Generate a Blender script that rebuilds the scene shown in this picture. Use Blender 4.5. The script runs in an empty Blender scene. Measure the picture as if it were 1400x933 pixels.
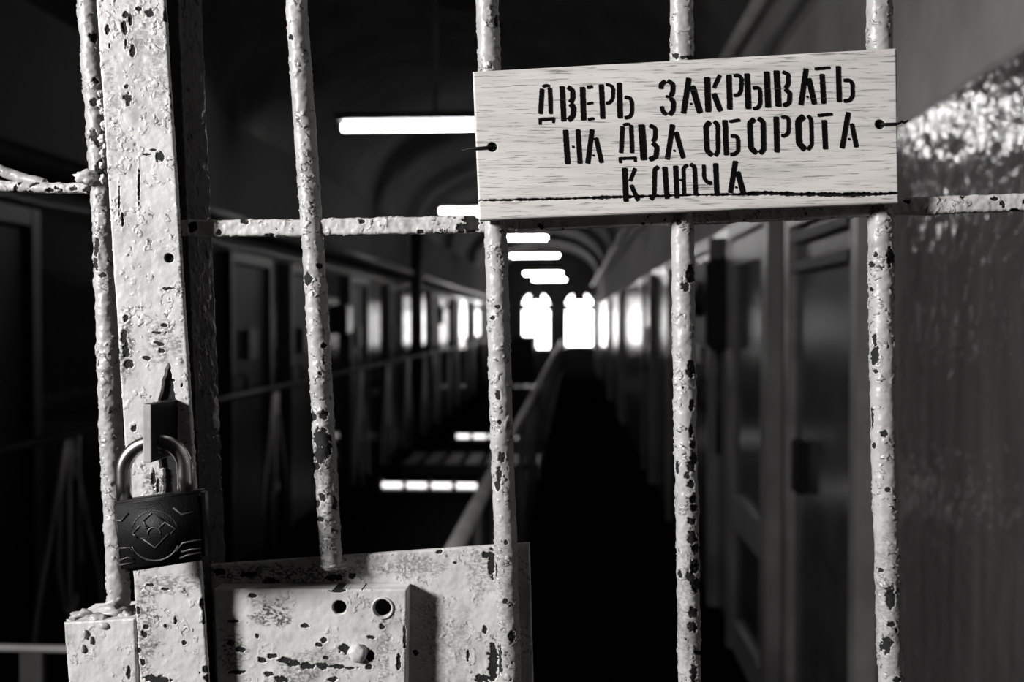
import bpy, bmesh, math, random
import numpy as np
from mathutils import Vector, Matrix

# ------------------------------------------------------------------ camera, world, light
S = bpy.context.scene
COL = S.collection
W, H, LENS = 1400.0, 933.0, 35.0
F = LENS / 36.0 * W
EYE = 1.6
VX, VY = 780.0, 440.0                     # where the corridor runs away to
YAW = math.atan((VX - W / 2) / F)
PIT = -math.atan((H / 2 - VY) / F)

cam_d = bpy.data.cameras.new('camera')
cam = bpy.data.objects.new('camera', cam_d)
COL.objects.link(cam)
S.camera = cam
cam_d.lens = LENS
cam_d.sensor_width = 36
cam_d.clip_start = 0.02
cam_d.clip_end = 200
cam.location = (0, 0, EYE)
cam.rotation_euler = (math.pi / 2 + PIT, 0, YAW)
cam_d.dof.use_dof = True
cam_d.dof.focus_distance = 0.64
cam_d.dof.aperture_fstop = 6.6
cam_d.dof.aperture_blades = 9

S.view_settings.view_transform = 'Standard'
S.view_settings.look = 'None'
S.view_settings.gamma = 1
S.view_settings.use_curve_mapping = False
S.view_settings.exposure = 0.0
S.cycles.use_denoising = True
S.cycles.max_bounces = 6
S.cycles.diffuse_bounces = 3
S.cycles.glossy_bounces = 4
S.cycles.caustics_reflective = False
S.cycles.caustics_refractive = False
S.cycles.sample_clamp_indirect = 4

wd = bpy.data.worlds.new('world')
S.world = wd
wd.use_nodes = True
wd.node_tree.nodes['Background'].inputs[0].default_value = (1, .97, .94, 1)
wd.node_tree.nodes['Background'].inputs[1].default_value = 0.004

WARM = (1.0, 0.978, 0.957)


def area(name, loc, target, size, power, spread=math.pi):
    l = bpy.data.lights.new(name, 'AREA')
    l.shape = 'DISK'
    l.size = size
    l.energy = power
    l.color = (1, .99, .98)
    l.spread = spread
    o = bpy.data.objects.new(name, l)
    COL.objects.link(o)
    o.location = loc
    o.rotation_euler = (Vector(target) - Vector(loc)).to_track_quat('-Z', 'Y').to_euler()
    return o


area('entrance_lamp', (-1.95, -0.58, 2.22), (0.0, 0.66, 1.6), 0.45, 28, math.radians(100))

TUBE_E, WIN_E = 35.0, 9.0

# ------------------------------------------------------------------ picture measurement -> place in the corridor
RM = np.array(cam.rotation_euler.to_matrix())
CAM = np.array((0, 0, EYE))


def ray(px, py):
    d = RM @ np.array(((px - W / 2) / F, -(py - H / 2) / F, -1.0))
    return d


def P(px, py, Y):
    d = ray(px, py)
    return CAM + d * (Y / d[1])


def proj(p):
    q = (p - CAM) @ RM
    return W / 2 + F * q[:, 0] / -q[:, 2], H / 2 - F * q[:, 1] / -q[:, 2]


# ------------------------------------------------------------------ noise (numpy)
def _hash(ix, iy, iz, seed):
    h = (ix.astype(np.int64) * 374761393 + iy.astype(np.int64) * 668265263 + iz.astype(np.int64) * 2147483647 + seed * 974711) & 0xFFFFFFFF
    h = ((h ^ (h >> 13)) * 1274126177) & 0xFFFFFFFF
    h = ((h ^ (h >> 15)) * 2246822519) & 0xFFFFFFFF
    return h ^ (h >> 16)


_G = np.array([(1, 1, 0), (-1, 1, 0), (1, -1, 0), (-1, -1, 0), (1, 0, 1), (-1, 0, 1), (1, 0, -1), (-1, 0, -1),
               (0, 1, 1), (0, -1, 1), (0, 1, -1), (0, -1, -1), (1, 1, 0), (-1, 1, 0), (0, -1, 1), (0, -1, -1)], float)


def noise(p, seed=0):
    i = np.floor(p)
    f = p - i
    i = i.astype(np.int64)
    u = f * f * f * (f * (f * 6 - 15) + 10)
    r = np.zeros(len(p))
    for a in (0, 1):
        wa = u[:, 0] if a else 1 - u[:, 0]
        for b in (0, 1):
            wb = u[:, 1] if b else 1 - u[:, 1]
            for c in (0, 1):
                wc = u[:, 2] if c else 1 - u[:, 2]
                g = _G[_hash(i[:, 0] + a, i[:, 1] + b, i[:, 2] + c, seed) & 15]
                d = g[:, 0] * (f[:, 0] - a) + g[:, 1] * (f[:, 1] - b) + g[:, 2] * (f[:, 2] - c)
                r += wa * wb * wc * d
    return r


def fbm(p, seed=0, octv=3):
    r, a = np.zeros(len(p)), 1.0
    for k in range(octv):
        r += a * noise(p * 2 ** k, seed + 17 * k)
        a *= .5
    return r


def sstep(a, b, x):
    t = np.clip((x - a) / (b - a), 0, 1)
    return t * t * (3 - 2 * t)


# ------------------------------------------------------------------ materials
def nodes(name):
    m = bpy.data.materials.new(name)
    m.use_nodes = True
    nt = m.node_tree
    return m, nt, nt.nodes['Principled BSDF']


def grey(v):
    return (v * WARM[0], v * WARM[1], v * WARM[2], 1)


def link(nt, a, ao, b, bi):
    nt.links.new(a.outputs[ao], b.inputs[bi])


def texco(nt, scale=(1, 1, 1)):
    t = nt.nodes.new('ShaderNodeTexCoord')
    mp = nt.nodes.new('ShaderNodeMapping')
    mp.inputs['Scale'].default_value = scale
    link(nt, t, 'Object', mp, 'Vector')
    return mp


def nz(nt, vec, scale, detail=4, rough=.55, dist=0):
    n = nt.nodes.new('ShaderNodeTexNoise')
    n.inputs['Scale'].default_value = scale
    n.inputs['Detail'].default_value = detail
    n.inputs['Roughness'].default_value = rough
    n.inputs['Distortion'].default_value = dist
    link(nt, vec, 'Vector', n, 'Vector')
    return n


def ramp(nt, src, out, stops):
    r = nt.nodes.new('ShaderNodeValToRGB')
    e = r.color_ramp.elements
    while len(e) < len(stops):
        e.new(.5)
    for k, (p, c) in enumerate(stops):
        e[k].position = p
        e[k].color = c if isinstance(c, tuple) else grey(c)
    link(nt, src, out, r, 'Fac')
    return r


def mixc(nt, fac, fo, a, b):
    m = nt.nodes.new('ShaderNodeMix')
    m.data_type = 'RGBA'
    if fac is not None:
        nt.links.new(fac.outputs[fo], m.inputs[0])
    for v, i in ((a, 6), (b, 7)):
        if isinstance(v, tuple):
            m.inputs[i].default_value = v
        else:
            nt.links.new(v, m.inputs[i])
    return m


def bump(nt, src, out, bsdf, strength, dist):
    b = nt.nodes.new('ShaderNodeBump')
    b.inputs['Strength'].default_value = strength
    b.inputs['Distance'].default_value = dist
    link(nt, src, out, b, 'Height')
    link(nt, b, 'Normal', bsdf, 'Normal')
    return b


def plain(name, v, rough=.6, metal=0, bscale=0, bdist=.002, var=0.25, vscale=6, coat=0):
    m, nt, b = nodes(name)
    t = texco(nt)
    n = nz(nt, t, vscale, 5)
    r = ramp(nt, n, 'Fac', [(.3, v * (1 - var)), (.7, v * (1 + var))])
    link(nt, r, 'Color', b, 'Base Color')
    b.inputs['Roughness'].default_value = rough
    b.inputs['Metallic'].default_value = metal
    b.inputs['Coat Weight'].default_value = coat
    if bscale:
        n2 = nz(nt, t, bscale, 4)
        bump(nt, n2, 'Fac', b, 1, bdist)
    return m


def paint_mat(name, v, grime=.5):
    """old oil paint on iron: attribute chip bares the iron and darkens holes, attribute groove is cracks full of dirt, stains and painted shade"""
    m, nt, b = nodes(name)
    t = texco(nt)
    big = nz(nt, t, 35, 5, .6)
    base = ramp(nt, big, 'Fac', [(.3, v * .66), (.47, v), (.72, v * 1.1)])
    fine = nz(nt, t, 420, 5, .7)
    dirt = ramp(nt, fine, 'Fac', [(.27, (0, 0, 0, 1)), (.36, (1, 1, 1, 1))])
    m1 = mixc(nt, dirt, 'Color', grey(v * (1 - grime)), base.outputs['Color'])
    ag = nt.nodes.new('ShaderNodeAttribute')
    ag.attribute_name = 'groove'
    m2 = mixc(nt, ag, 'Fac', m1.outputs[2], grey(.035))
    ac = nt.nodes.new('ShaderNodeAttribute')
    ac.attribute_name = 'chip_shade'
    mr = nt.nodes.new('ShaderNodeMapRange')
    mr.inputs['From Min'].default_value = .002
    mr.inputs['From Max'].default_value = .012
    link(nt, ac, 'Fac', mr, 'Value')
    rust = ramp(nt, fine, 'Fac', [(.35, .004), (.75, .016)])
    m3 = mixc(nt, mr, 'Result', m2.outputs[2], rust.outputs['Color'])
    nt.links.new(m3.outputs[2], b.inputs['Base Color'])
    rr = nt.nodes.new('ShaderNodeMapRange')
    rr.inputs['To Min'].default_value = .36
    rr.inputs['To Max'].default_value = .85
    link(nt, mr, 'Result', rr, 'Value')
    link(nt, rr, 'Result', b, 'Roughness')
    b.inputs['Specular IOR Level'].default_value = .45
    mid = nz(nt, t, 700, 3, .5)
    bump(nt, mid, 'Fac', b, .35, .0003)
    return m


M = {}
M['paint'] = paint_mat('old_light_paint', .60)
M['bar_paint'] = paint_mat('old_bar_paint', .43)
M['paint_dim'] = paint_mat('old_grimy_paint', .42, .7)
M['paint_shaded'] = paint_mat('worn_paint_in_shade', .045, .6)  # same old paint, with the shade of the turned-away stile in its colour
M['rail'] = plain('rail_paint', .10, .4, 0, 60, .001)
M['rail_dark'] = plain('rail_dark_paint', .014, .45, 0, 60, .001)
M['rail_pale'] = plain('rail_pale_paint', .48, .45, 0, 60, .001)
M['black'] = plain('black_iron', .007, .5, 0, 300, .0003)
M['housing'] = plain('lamp_housing', .12, .5)
M['door'] = plain('door_paint', .05, .2, 0, 14, .0012, .4, 5)
M['door_edge'] = plain('door_edge_paint', .20, .35, 0, 40, .001)
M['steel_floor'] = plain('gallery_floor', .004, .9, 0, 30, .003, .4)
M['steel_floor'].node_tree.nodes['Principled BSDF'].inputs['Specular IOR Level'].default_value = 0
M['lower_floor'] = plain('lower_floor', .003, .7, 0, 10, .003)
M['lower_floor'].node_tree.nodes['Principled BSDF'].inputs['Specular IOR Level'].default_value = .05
M['chrome'] = plain('polished_steel', .66, .27, 1, 900, .00003, .08, 200)
M['cast'] = plain('black_lacquer', .006, .5, 0, 900, .0003, .3, 300)
M['cast_edge'] = plain('lighter_lacquer', .05, .35, 0, 900, .0002, .4, 300)  # lighter than the body, for the emblem and raised lines


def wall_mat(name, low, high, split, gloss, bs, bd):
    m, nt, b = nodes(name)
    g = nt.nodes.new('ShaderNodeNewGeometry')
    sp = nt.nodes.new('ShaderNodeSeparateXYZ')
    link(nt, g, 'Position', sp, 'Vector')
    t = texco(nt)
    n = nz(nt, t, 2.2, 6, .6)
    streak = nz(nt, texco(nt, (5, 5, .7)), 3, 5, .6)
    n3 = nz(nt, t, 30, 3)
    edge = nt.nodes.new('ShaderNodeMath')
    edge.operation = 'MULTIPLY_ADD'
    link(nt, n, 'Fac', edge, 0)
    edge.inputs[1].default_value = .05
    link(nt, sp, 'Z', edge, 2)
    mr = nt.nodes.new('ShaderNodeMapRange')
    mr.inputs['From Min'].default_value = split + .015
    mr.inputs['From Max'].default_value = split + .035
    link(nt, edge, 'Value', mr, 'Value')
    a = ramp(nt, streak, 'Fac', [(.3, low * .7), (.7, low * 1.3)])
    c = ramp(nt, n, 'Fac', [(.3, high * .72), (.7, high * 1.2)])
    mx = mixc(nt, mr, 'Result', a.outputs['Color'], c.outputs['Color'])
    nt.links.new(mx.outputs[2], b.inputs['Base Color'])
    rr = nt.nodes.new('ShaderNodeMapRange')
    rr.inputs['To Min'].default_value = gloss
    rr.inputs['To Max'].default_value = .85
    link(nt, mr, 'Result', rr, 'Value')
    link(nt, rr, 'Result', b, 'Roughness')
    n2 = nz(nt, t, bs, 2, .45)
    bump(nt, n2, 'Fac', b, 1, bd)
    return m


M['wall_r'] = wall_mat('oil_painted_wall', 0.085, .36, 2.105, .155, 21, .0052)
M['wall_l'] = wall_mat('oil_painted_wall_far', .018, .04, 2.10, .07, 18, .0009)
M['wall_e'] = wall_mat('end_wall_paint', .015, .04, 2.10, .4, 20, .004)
M['vault'] = plain('vault_plaster', .11, .85, 0, 12, .004, .3, 2.5)


def emit(name, e):
    m, nt, b = nodes(name)
    b.inputs['Base Color'].default_value = (.8, .8, .8, 1)
    t = texco(nt)
    n = nz(nt, t, 3, 2)
    r = ramp(nt, n, 'Fac', [(.2, (1, .98, .96, 1)), (.8, (1, 1, 1, 1))])
    link(nt, r, 'Color', b, 'Emission Color')
    b.inputs['Emission Strength'].default_value = e
    return m


M['tube'] = emit('lit_tube', TUBE_E)
M['low_tube'] = emit('lit_lower_tube', TUBE_E * .06)
M['day'] = emit('daylight_glass', WIN_E)


def wood_mat():
    m, nt, b = nodes('pale_sign_wood')
    g1 = nz(nt, texco(nt, (5, 5, 75)), 2.4, 6, .62, .35)
    base = ramp(nt, g1, 'Fac', [(.28, .56), (.42, .70), (.56, .80), (.75, .73)])
    g2 = nz(nt, texco(nt, (42, 42, 950)), 1.0, 4, .6, .4)
    pores = ramp(nt, g2, 'Fac', [(.33, (0, 0, 0, 1)), (.42, (1, 1, 1, 1))])
    m1 = mixc(nt, pores, 'Color', grey(.30), base.outputs['Color'])
    g3 = nz(nt, texco(nt, (1, 1, 1)), 9, 3)
    tone = ramp(nt, g3, 'Fac', [(.3, .80), (.7, 1.0)])
    mm = nt.nodes.new('ShaderNodeMix')
    mm.data_type = 'RGBA'
    mm.blend_type = 'MULTIPLY'
    mm.inputs[0].default_value = 1
    nt.links.new(m1.outputs[2], mm.inputs[6])
    nt.links.new(tone.outputs['Color'], mm.inputs[7])
    ac = nt.nodes.new('ShaderNodeAttribute')
    ac.attribute_name = 'chip_shade'
    mr = nt.nodes.new('ShaderNodeMapRange')
    mr.inputs['From Min'].default_value = -.15
    mr.inputs['From Max'].default_value = .15
    link(nt, ac, 'Fac', mr, 'Value')
    m3 = mixc(nt, mr, 'Result', mm.outputs[2], grey(.006))
    nt.links.new(m3.outputs[2], b.inputs['Base Color'])
    b.inputs['Roughness'].default_value = .7
    b.inputs['Specular IOR Level'].default_value = .3
    bump(nt, pores, 'Color', b, .6, .0004)
    return m


def stencil_mat():
    m, nt, b = nodes('black_stencil_paint')
    g2 = nz(nt, texco(nt, (42, 42, 950)), 1.0, 4, .6, .4)
    r = ramp(nt, g2, 'Fac', [(.28, .07), (.34, .003)])
    link(nt, r, 'Color', b, 'Base Color')
    b.inputs['Roughness'].default_value = .75
    b.inputs['Specular IOR Level'].default_value = .05
    return m


M['wood'] = wood_mat()
M['stencil'] = stencil_mat()


# ------------------------------------------------------------------ object helpers
def tag(o, label=None, cat=None, group=None, kind=None):
    if label: o['label'] = label
    if cat: o['category'] = cat
    if group: o['group'] = group
    if kind: o['kind'] = kind
    return o


def thing(name, label, cat, loc=(0, 0, 0), group=None):
    o = bpy.data.objects.new(name, None)
    o.empty_display_size = .05
    COL.objects.link(o)
    o.location = loc
    return tag(o, label, cat, group)


def add(o, parent=None):
    COL.objects.link(o)
    if parent is not None:
        w = parent.location.copy()
        p = parent.parent
        while p is not None:
            w += p.location
            p = p.parent
        o.parent = parent
        if o.type == 'MESH' and len(o.data.vertices):
            n = len(o.data.vertices)
            a = np.empty(n * 3)
            o.data.vertices.foreach_get('co', a)
            a = a.reshape(-1, 3) - np.array(w)
            o.data.vertices.foreach_set('co', a.ravel())
            o.data.update()
    return o


def np_mesh(name, verts, quads, mat, parent=None, attrs=None, ngons=(), smooth=True):
    me = bpy.data.meshes.new(name)
    nq = len(quads)
    tot = nq * 4 + sum(len(g) for g in ngons)
    me.vertices.add(len(verts))
    me.vertices.foreach_set('co', np.ascontiguousarray(verts, float).ravel())
    me.loops.add(tot)
    idx = np.concatenate([np.asarray(quads, int).ravel()] + [np.asarray(g, int) for g in ngons]) if tot else []
    me.loops.foreach_set('vertex_index', idx)
    me.polygons.add(nq + len(ngons))
    st = list(range(0, nq * 4, 4))
    s = nq * 4
    for g in ngons:
        st.append(s)
        s += len(g)
    me.polygons.foreach_set('loop_start', st)
    me.update(calc_edges=True)
    me.polygons.foreach_set('use_smooth', [smooth] * len(me.polygons))
    for k, v in (attrs or {}).items():
        a = me.attributes.new(k, 'FLOAT', 'POINT')
        a.data.foreach_set('value', np.asarray(v, float))
    me.materials.append(mat)
    me.validate()
    o = bpy.data.objects.new(name, me)
    return add(o, parent)


class MB:
    """collects boxes, tubes, prisms of ONE part"""
    def __init__(s):
        s.v, s.f = [], []

    def box(s, lo, hi, bev=0):
        x0, y0, z0 = lo
        x1, y1, z1 = hi
        b = bmesh.new()
        bmesh.ops.create_cube(b, size=1)
        for v in b.verts:
            v.co = ((x0 + x1) / 2 + v.co.x * (x1 - x0), (y0 + y1) / 2 + v.co.y * (y1 - y0), (z0 + z1) / 2 + v.co.z * (z1 - z0))
        if bev:
            bmesh.ops.bevel(b, geom=b.edges[:], offset=bev, segments=2, affect='EDGES')
        s._bm(b)
        return s

    def _bm(s, b):
        k = len(s.v)
        b.verts.index_update()
        s.v += [v.co[:] for v in b.verts]
        s.f += [[v.index + k for v in f.verts] for f in b.faces]
        b.free()

    def tube(s, pts, r, n=10, cap=True):
        pts = [Vector(p) for p in pts]
        rs = r if isinstance(r, (list, tuple)) else [r] * len(pts)
        k = len(s.v)
        up = None
        for i, p in enumerate(pts):
            t = (pts[min(i + 1, len(pts) - 1)] - pts[max(i - 1, 0)]).normalized()
            if up is None:
                up = Vector((0, 0, 1)) if abs(t.z) < .9 else Vector((1, 0, 0))
            a = (up - t * up.dot(t)).normalized()
            up = a
            c = t.cross(a)
            for j in range(n):
                th = 2 * math.pi * j / n
                s.v.append((p + (a * math.cos(th) + c * math.sin(th)) * rs[i])[:])
        for i in range(len(pts) - 1):
            for j in range(n):
                j2 = (j + 1) % n
                s.f.append([k + i * n + j, k + i * n + j2, k + (i + 1) * n + j2, k + (i + 1) * n + j])
        if cap:
            s.f.append([k + j for j in range(n)][::-1])
            s.f.append([k + (len(pts) - 1) * n + j for j in range(n)])
        return s

    def ball(s, c, r, sx=1, sy=1, sz=1, lump=0, seed=0):
        b = bmesh.new()
        bmesh.ops.create_icosphere(b, subdivisions=3, radius=1)
        co = np.array([v.co[:] for v in b.verts])
        n = fbm(co * 1.7 + seed * 3.1, seed) * lump
        for v, q in zip(b.verts, n):
            v.co = Vector(c) + Vector((v.co.x * sx, v.co.y * sy, v.co.z * sz)) * r * (1 + q)
        s._bm(b)
        return s

    def build(s, name, mat, parent=None, smooth=False):
        me = bpy.data.meshes.new(name)
        me.from_pydata(s.v, [], s.f)
        me.validate()
        me.polygons.foreach_set('use_smooth', [smooth] * len(me.polygons))
        me.materials.append(mat)
        o = bpy.data.objects.new(name, me)
        return add(o, parent)


# ------------------------------------------------------------------ worn paint relief
def worn(p, nrm_front, seed, rough=1.0, chips=(), holes=(), thr=.42, wrinkle=1.0, thr_fn=None, stains=()):
    s = p * 1000.0 + seed * 37.0
    lump = fbm(s / 9.0, seed, 2) * .50 * rough + noise(s / 2.8, seed + 5) * .13 * rough
    wm = sstep(-.05, .18, fbm(s / 17.0, seed + 9, 2) + .05)
    warp = np.stack([noise(s / 4.0, seed + 21), noise(s / 4.0, seed + 22), noise(s / 4.0, seed + 23)], 1) * 2.2
    n = noise((s + warp) / 3.1, seed + 11)
    part = sstep(-.04, .10, noise(s / 4.3, seed + 31))
    line = (1 - sstep(.02, .10, np.abs(n))) * wm * part * wrinkle
    shell = sstep(-.02, .10, n) * wm * wrinkle * part
    t = thr if thr_fn is None else thr + thr_fn(p)
    c = fbm(s / np.array((7.0, 7.0, 9.0)), seed + 41, 3) - t
    px, py = proj(p)
    wob = noise(s / 2.2, seed + 51) * .55 + noise(s / .9, seed + 52) * .25
    for (cx, cy, rx, ry) in chips:
        d = np.sqrt(((px - cx) / rx) ** 2 + ((py - cy) / ry) ** 2)
        c = np.where(nrm_front, np.maximum(c, (1 - d + wob) * .12), c)
    ch = sstep(0, .02, c)
    rim = np.exp(-((c + .03) / .03) ** 2) * (c < 0)
    disp = lump + shell * .34 - line * .28 - ch * .55 + rim * .22
    hole = np.zeros(len(p))
    for (cx, cy, r, dep) in holes:
        d = np.sqrt((px - cx) ** 2 + (py - cy) ** 2) / r + wob * .06
        h = 1 - sstep(.86, 1.04, d)
        h = np.where(nrm_front, h, 0)
        disp = disp * (1 - h) - h * dep
        c = np.where(nrm_front, np.maximum(c, (1 - d) * .3), c)  # inside of a hole is coloured dark as well, like its shade
    g = line * .85
    for (cx, cy, rx, ry, am) in stains:
        d = np.sqrt(((px - cx) / rx) ** 2 + ((py - cy) / ry) ** 2)
        k = sstep(1.15, .5, d + .5 * noise(s / 6.0, seed + 71)) * am * sstep(-.25, .3, noise(s / np.array((2.2, 2.2, 1.2)), seed + 72) + .5 * noise(s / .8, seed + 73))
        g = np.maximum(g, np.where(nrm_front, k, 0))
    return disp / 1000.0, c, np.clip(g, 0, 1)


def circ(r, n):
    a = np.linspace(0, 2 * np.pi, n, endpoint=False)
    q = np.stack([np.cos(a), np.sin(a)], 1)
    return q * r, q


def rrect(w, d, rc, ds_front, ds_side, ds_back):
    """rounded rectangle; local x across, local y depth (front = -y)"""
    pts, nr = [], []

    def side(a, b, ds, n):
        k = max(1, int(np.hypot(b[0] - a[0], b[1] - a[1]) / ds))
        for i in range(k):
            t = i / k
            pts.append((a[0] + (b[0] - a[0]) * t, a[1] + (b[1] - a[1]) * t))
            nr.append(n)

    def corner(c, a0):
        for i in range(4):
            a = a0 + math.pi / 2 * i / 4
            pts.append((c[0] + rc * math.cos(a), c[1] + rc * math.sin(a)))
            nr.append((math.cos(a), math.sin(a)))

    x, y = w / 2, d / 2
    corner((-x + rc, -y + rc), math.pi)
    side((-x + rc, -y), (x - rc, -y), ds_front, (0, -1))
    corner((x - rc, -y + rc), -math.pi / 2)
    side((x, -y + rc), (x, y - rc), ds_side, (1, 0))
    corner((x - rc, y - rc), 0)
    side((x - rc, y), (-x + rc, y), ds_back, (0, 1))
    corner((-x + rc, y - rc), math.pi / 2)
    side((-x, y - rc), (-x, -y + rc), ds_side, (-1, 0))
    return np.array(pts), np.array(nr)


def resample(path, ds, dense=None, coarse=.012):
    """path: list of 3-vectors. dense=(lo,hi) z range gets ds spacing, the rest coarse"""
    path = np.array(path, float)
    seg = np.linalg.norm(np.diff(path, axis=0), axis=1)
    L = np.concatenate([[0], np.cumsum(seg)])
    out, l = [], 0.0
    while l < L[-1]:
        out.append(l)
        z = np.interp(l, L, path[:, 2])
        l += ds if (dense is None or dense[0] < z < dense[1]) else coarse
    out.append(L[-1])
    return np.stack([np.interp(out, L, path[:, k]) for k in range(3)], 1)


def sweep(name, path, sec, a, b, mat, parent, seed, widths=None, cap=True, **kw):
    pts, nr = sec
    a, b = np.array(a, float), np.array(b, float)
    n, m = len(path), len(pts)
    base = path[:, None, :] + pts[None, :, 0, None] * a + pts[None, :, 1, None] * b
    nn = np.broadcast_to((nr[:, 0, None] * a + nr[:, 1, None] * b)[None], base.shape).reshape(-1, 3)
    p = base.reshape(-1, 3).copy()
    front = nn[:, 1] < .35
    disp, chip_shade, gr = worn(p, front, seed, **kw)
    p += nn * disp[:, None]
    i = np.arange(n - 1)[:, None] * m
    j = np.arange(m)[None]
    j2 = (j + 1) % m
    q = np.stack([i + j, i + j2, i + m + j2, i + m + j], -1).reshape(-1, 4)
    ng = [list(range(m))[::-1], [(n - 1) * m + k for k in range(m)]] if cap else []
    return np_mesh(name, p, q, mat, parent, {'chip_shade': chip_shade, 'groove': gr}, ng)


def patch(name, corners, Yf, thick, mat, parent, seed, ds=.0005, plane=None, extra=None, **kw):
    """flat iron plate given by four picture corners (TL,TR,BR,BL) at depth Yf: worn front, flat back"""
    g = plane or (lambda x, y: P(x, y, Yf))
    c = [g(*q) for q in corners]
    nu = max(2, int(np.linalg.norm(c[1] - c[0]) / ds))
    nv = max(2, int(np.linalg.norm(c[3] - c[0]) / ds))
    u = np.linspace(0, 1, nu)[None, :, None]
    v = np.linspace(0, 1, nv)[:, None, None]
    fr = ((c[0] * (1 - u) + c[1] * u) * (1 - v) + (c[3] * (1 - u) + c[2] * u) * v).reshape(-1, 3)
    nrm = np.cross(c[1] - c[0], c[0] - c[3])
    nrm = nrm / np.linalg.norm(nrm)
    if nrm[1] > 0:
        nrm = -nrm
    N = len(fr)
    if extra:
        disp, chip_shade, gr = extra(fr)
    else:
        disp, chip_shade, gr = worn(fr, np.ones(N, bool), seed, **kw)
    ui = np.broadcast_to(np.linspace(0, 1, nu)[None], (nv, nu)).ravel()
    vi = np.broadcast_to(np.linspace(0, 1, nv)[:, None], (nv, nu)).ravel()
    # ragged, softened edges
    eu = np.minimum(ui, 1 - ui) * np.linalg.norm(c[1] - c[0])
    ev = np.minimum(vi, 1 - vi) * np.linalg.norm(c[3] - c[0])
    e = np.minimum(eu, ev)
    disp = disp - np.where(e < .0011, (1 - np.sqrt(np.clip(e / .0011, 0, 1))) * .0008, 0)
    front = fr + nrm * disp[:, None]
    back = fr - nrm * thick
    i = np.arange(nv - 1)[:, None] * nu
    j = np.arange(nu - 1)[None]
    q = np.stack([i + j, i + nu + j, i + nu + j + 1, i + j + 1], -1).reshape(-1, 4)
    loop = list(range(nu)) + [nu - 1 + nu * k for k in range(1, nv)] + [nu * (nv - 1) + k for k in range(nu - 2, -1, -1)] + [nu * k for k in range(nv - 2, 0, -1)]
    bk = back[loop]
    nl = len(loop)
    # doubled border so that the edge shades sharply
    V = np.concatenate([front, front[loop], bk])
    sq = [[N + k, N + (k + 1) % nl, N + nl + (k + 1) % nl, N + nl + k] for k in range(nl)]
    ng = [[N + nl + k for k in range(nl)][::-1]]
    at = {'chip_shade': np.concatenate([chip_shade, chip_shade[loop], chip_shade[loop]]), 'groove': np.concatenate([gr, gr[loop], gr[loop] * 0])}
    return np_mesh(name, V, np.concatenate([q, np.array(sq)]), mat, parent, at, ng)


# ================================================================== SETTING
XL, XR, YE, YB = -2.2, .83, 31.5, -1.6
SPR, RISE, XC, HW = 2.90, .95, (-2.2 + .83) / 2, (.83 + 2.2) / 2
RAILX, LEDGE = -.305, -1.95


def struct(o):
    o['kind'] = 'structure'
    return o


def grid_wall(name, x, n_dir):
    m = MB()
    t = .25
    x0, x1 = (x, x + t) if n_dir < 0 else (x - t, x)
    m.box((x0, YB, -3.2), (x1, YE + .3, SPR))
    return m


struct(grid_wall('wall_right', XR, -1).build('wall_right', M['wall_r']))
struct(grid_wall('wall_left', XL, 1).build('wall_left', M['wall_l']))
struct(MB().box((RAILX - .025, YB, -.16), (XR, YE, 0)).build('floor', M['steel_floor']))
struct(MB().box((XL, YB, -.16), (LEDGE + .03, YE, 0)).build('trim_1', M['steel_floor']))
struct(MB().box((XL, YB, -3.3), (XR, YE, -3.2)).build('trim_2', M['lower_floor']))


def vault():
    m = MB()
    n = 40
    for (r0, y0, y1) in ((0, YB, YE),):
        prof = [(XC + HW * math.cos(a), SPR + RISE * math.sin(a)) for a in np.linspace(0, math.pi, n + 1)]
        outp = [(XC + (HW + .25) * math.cos(a), SPR + (RISE + .25) * math.sin(a)) for a in np.linspace(0, math.pi, n + 1)]
        k = 0
        m.v += [(x, y0, z) for x, z in prof] + [(x, y1, z) for x, z in prof] + [(x, y0, z) for x, z in outp] + [(x, y1, z) for x, z in outp]
        q = n + 1
        for i in range(n):
            m.f.append([i, i + q, i + q + 1, i + 1])
            m.f.append([2 * q + i, 2 * q + i + 1, 3 * q + i + 1, 3 * q + i])
            m.f.append([i, i + 1, 2 * q + i + 1, 2 * q + i])
            m.f.append([q + i, 3 * q + i, 3 * q + i + 1, q + i + 1])
    o = m.build('ceiling', M['vault'], None, True)
    return struct(o)


vault()


def rib(y0, y1, depth, name):
    m = MB()
    n = 36
    for s, (hw, rs) in enumerate(((HW + .002, RISE + .002), (HW - depth, RISE - depth))):
        for y in (y0, y1):
            m.v += [(XC + hw * math.cos(a), y, SPR + rs * math.sin(a)) for a in np.linspace(0, math.pi, n + 1)]
    q = n + 1
    for i in range(n):
        m.f += [[2 * q + i, 3 * q + i, 3 * q + i + 1, 2 * q + i + 1], [i, 2 * q + i, 2 * q + i + 1, i + 1], [q + i, q + i + 1, 3 * q + i + 1, 3 * q + i]]
    m.f += [[0, q, 3 * q, 2 * q], [n, 2 * q + n, 3 * q + n, q + n]]
    return struct(m.build(name, M['vault'], None, False))


for k, y in enumerate((13.4, 17.4, 21.6, 25.8)):
    rib(y, y + .35, .13, 'trim_%d' % (k + 3))

struct(MB().box((XR - .07, 29.6, 0), (XR, YE, 2.6), .01).build('trim_12', M['black']))  # added dark pilaster, stops the wall reflection merging with the right window

# end wall with two arched openings, built as columns of quads around the openings
WINS = [(-1.56, -.62, .70, 2.12), (-.19, .74, .78, 2.12)]   # x0,x1, sill, springing


def arch(x0, x1, sill, spr, n=20):
    r = (x1 - x0) / 2
    c = (x0 + x1) / 2
    return [(x0, sill), (x1, sill)] + [(c + r * math.cos(a), spr + r * .95 * math.sin(a)) for a in np.linspace(0, math.pi, n)]


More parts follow.
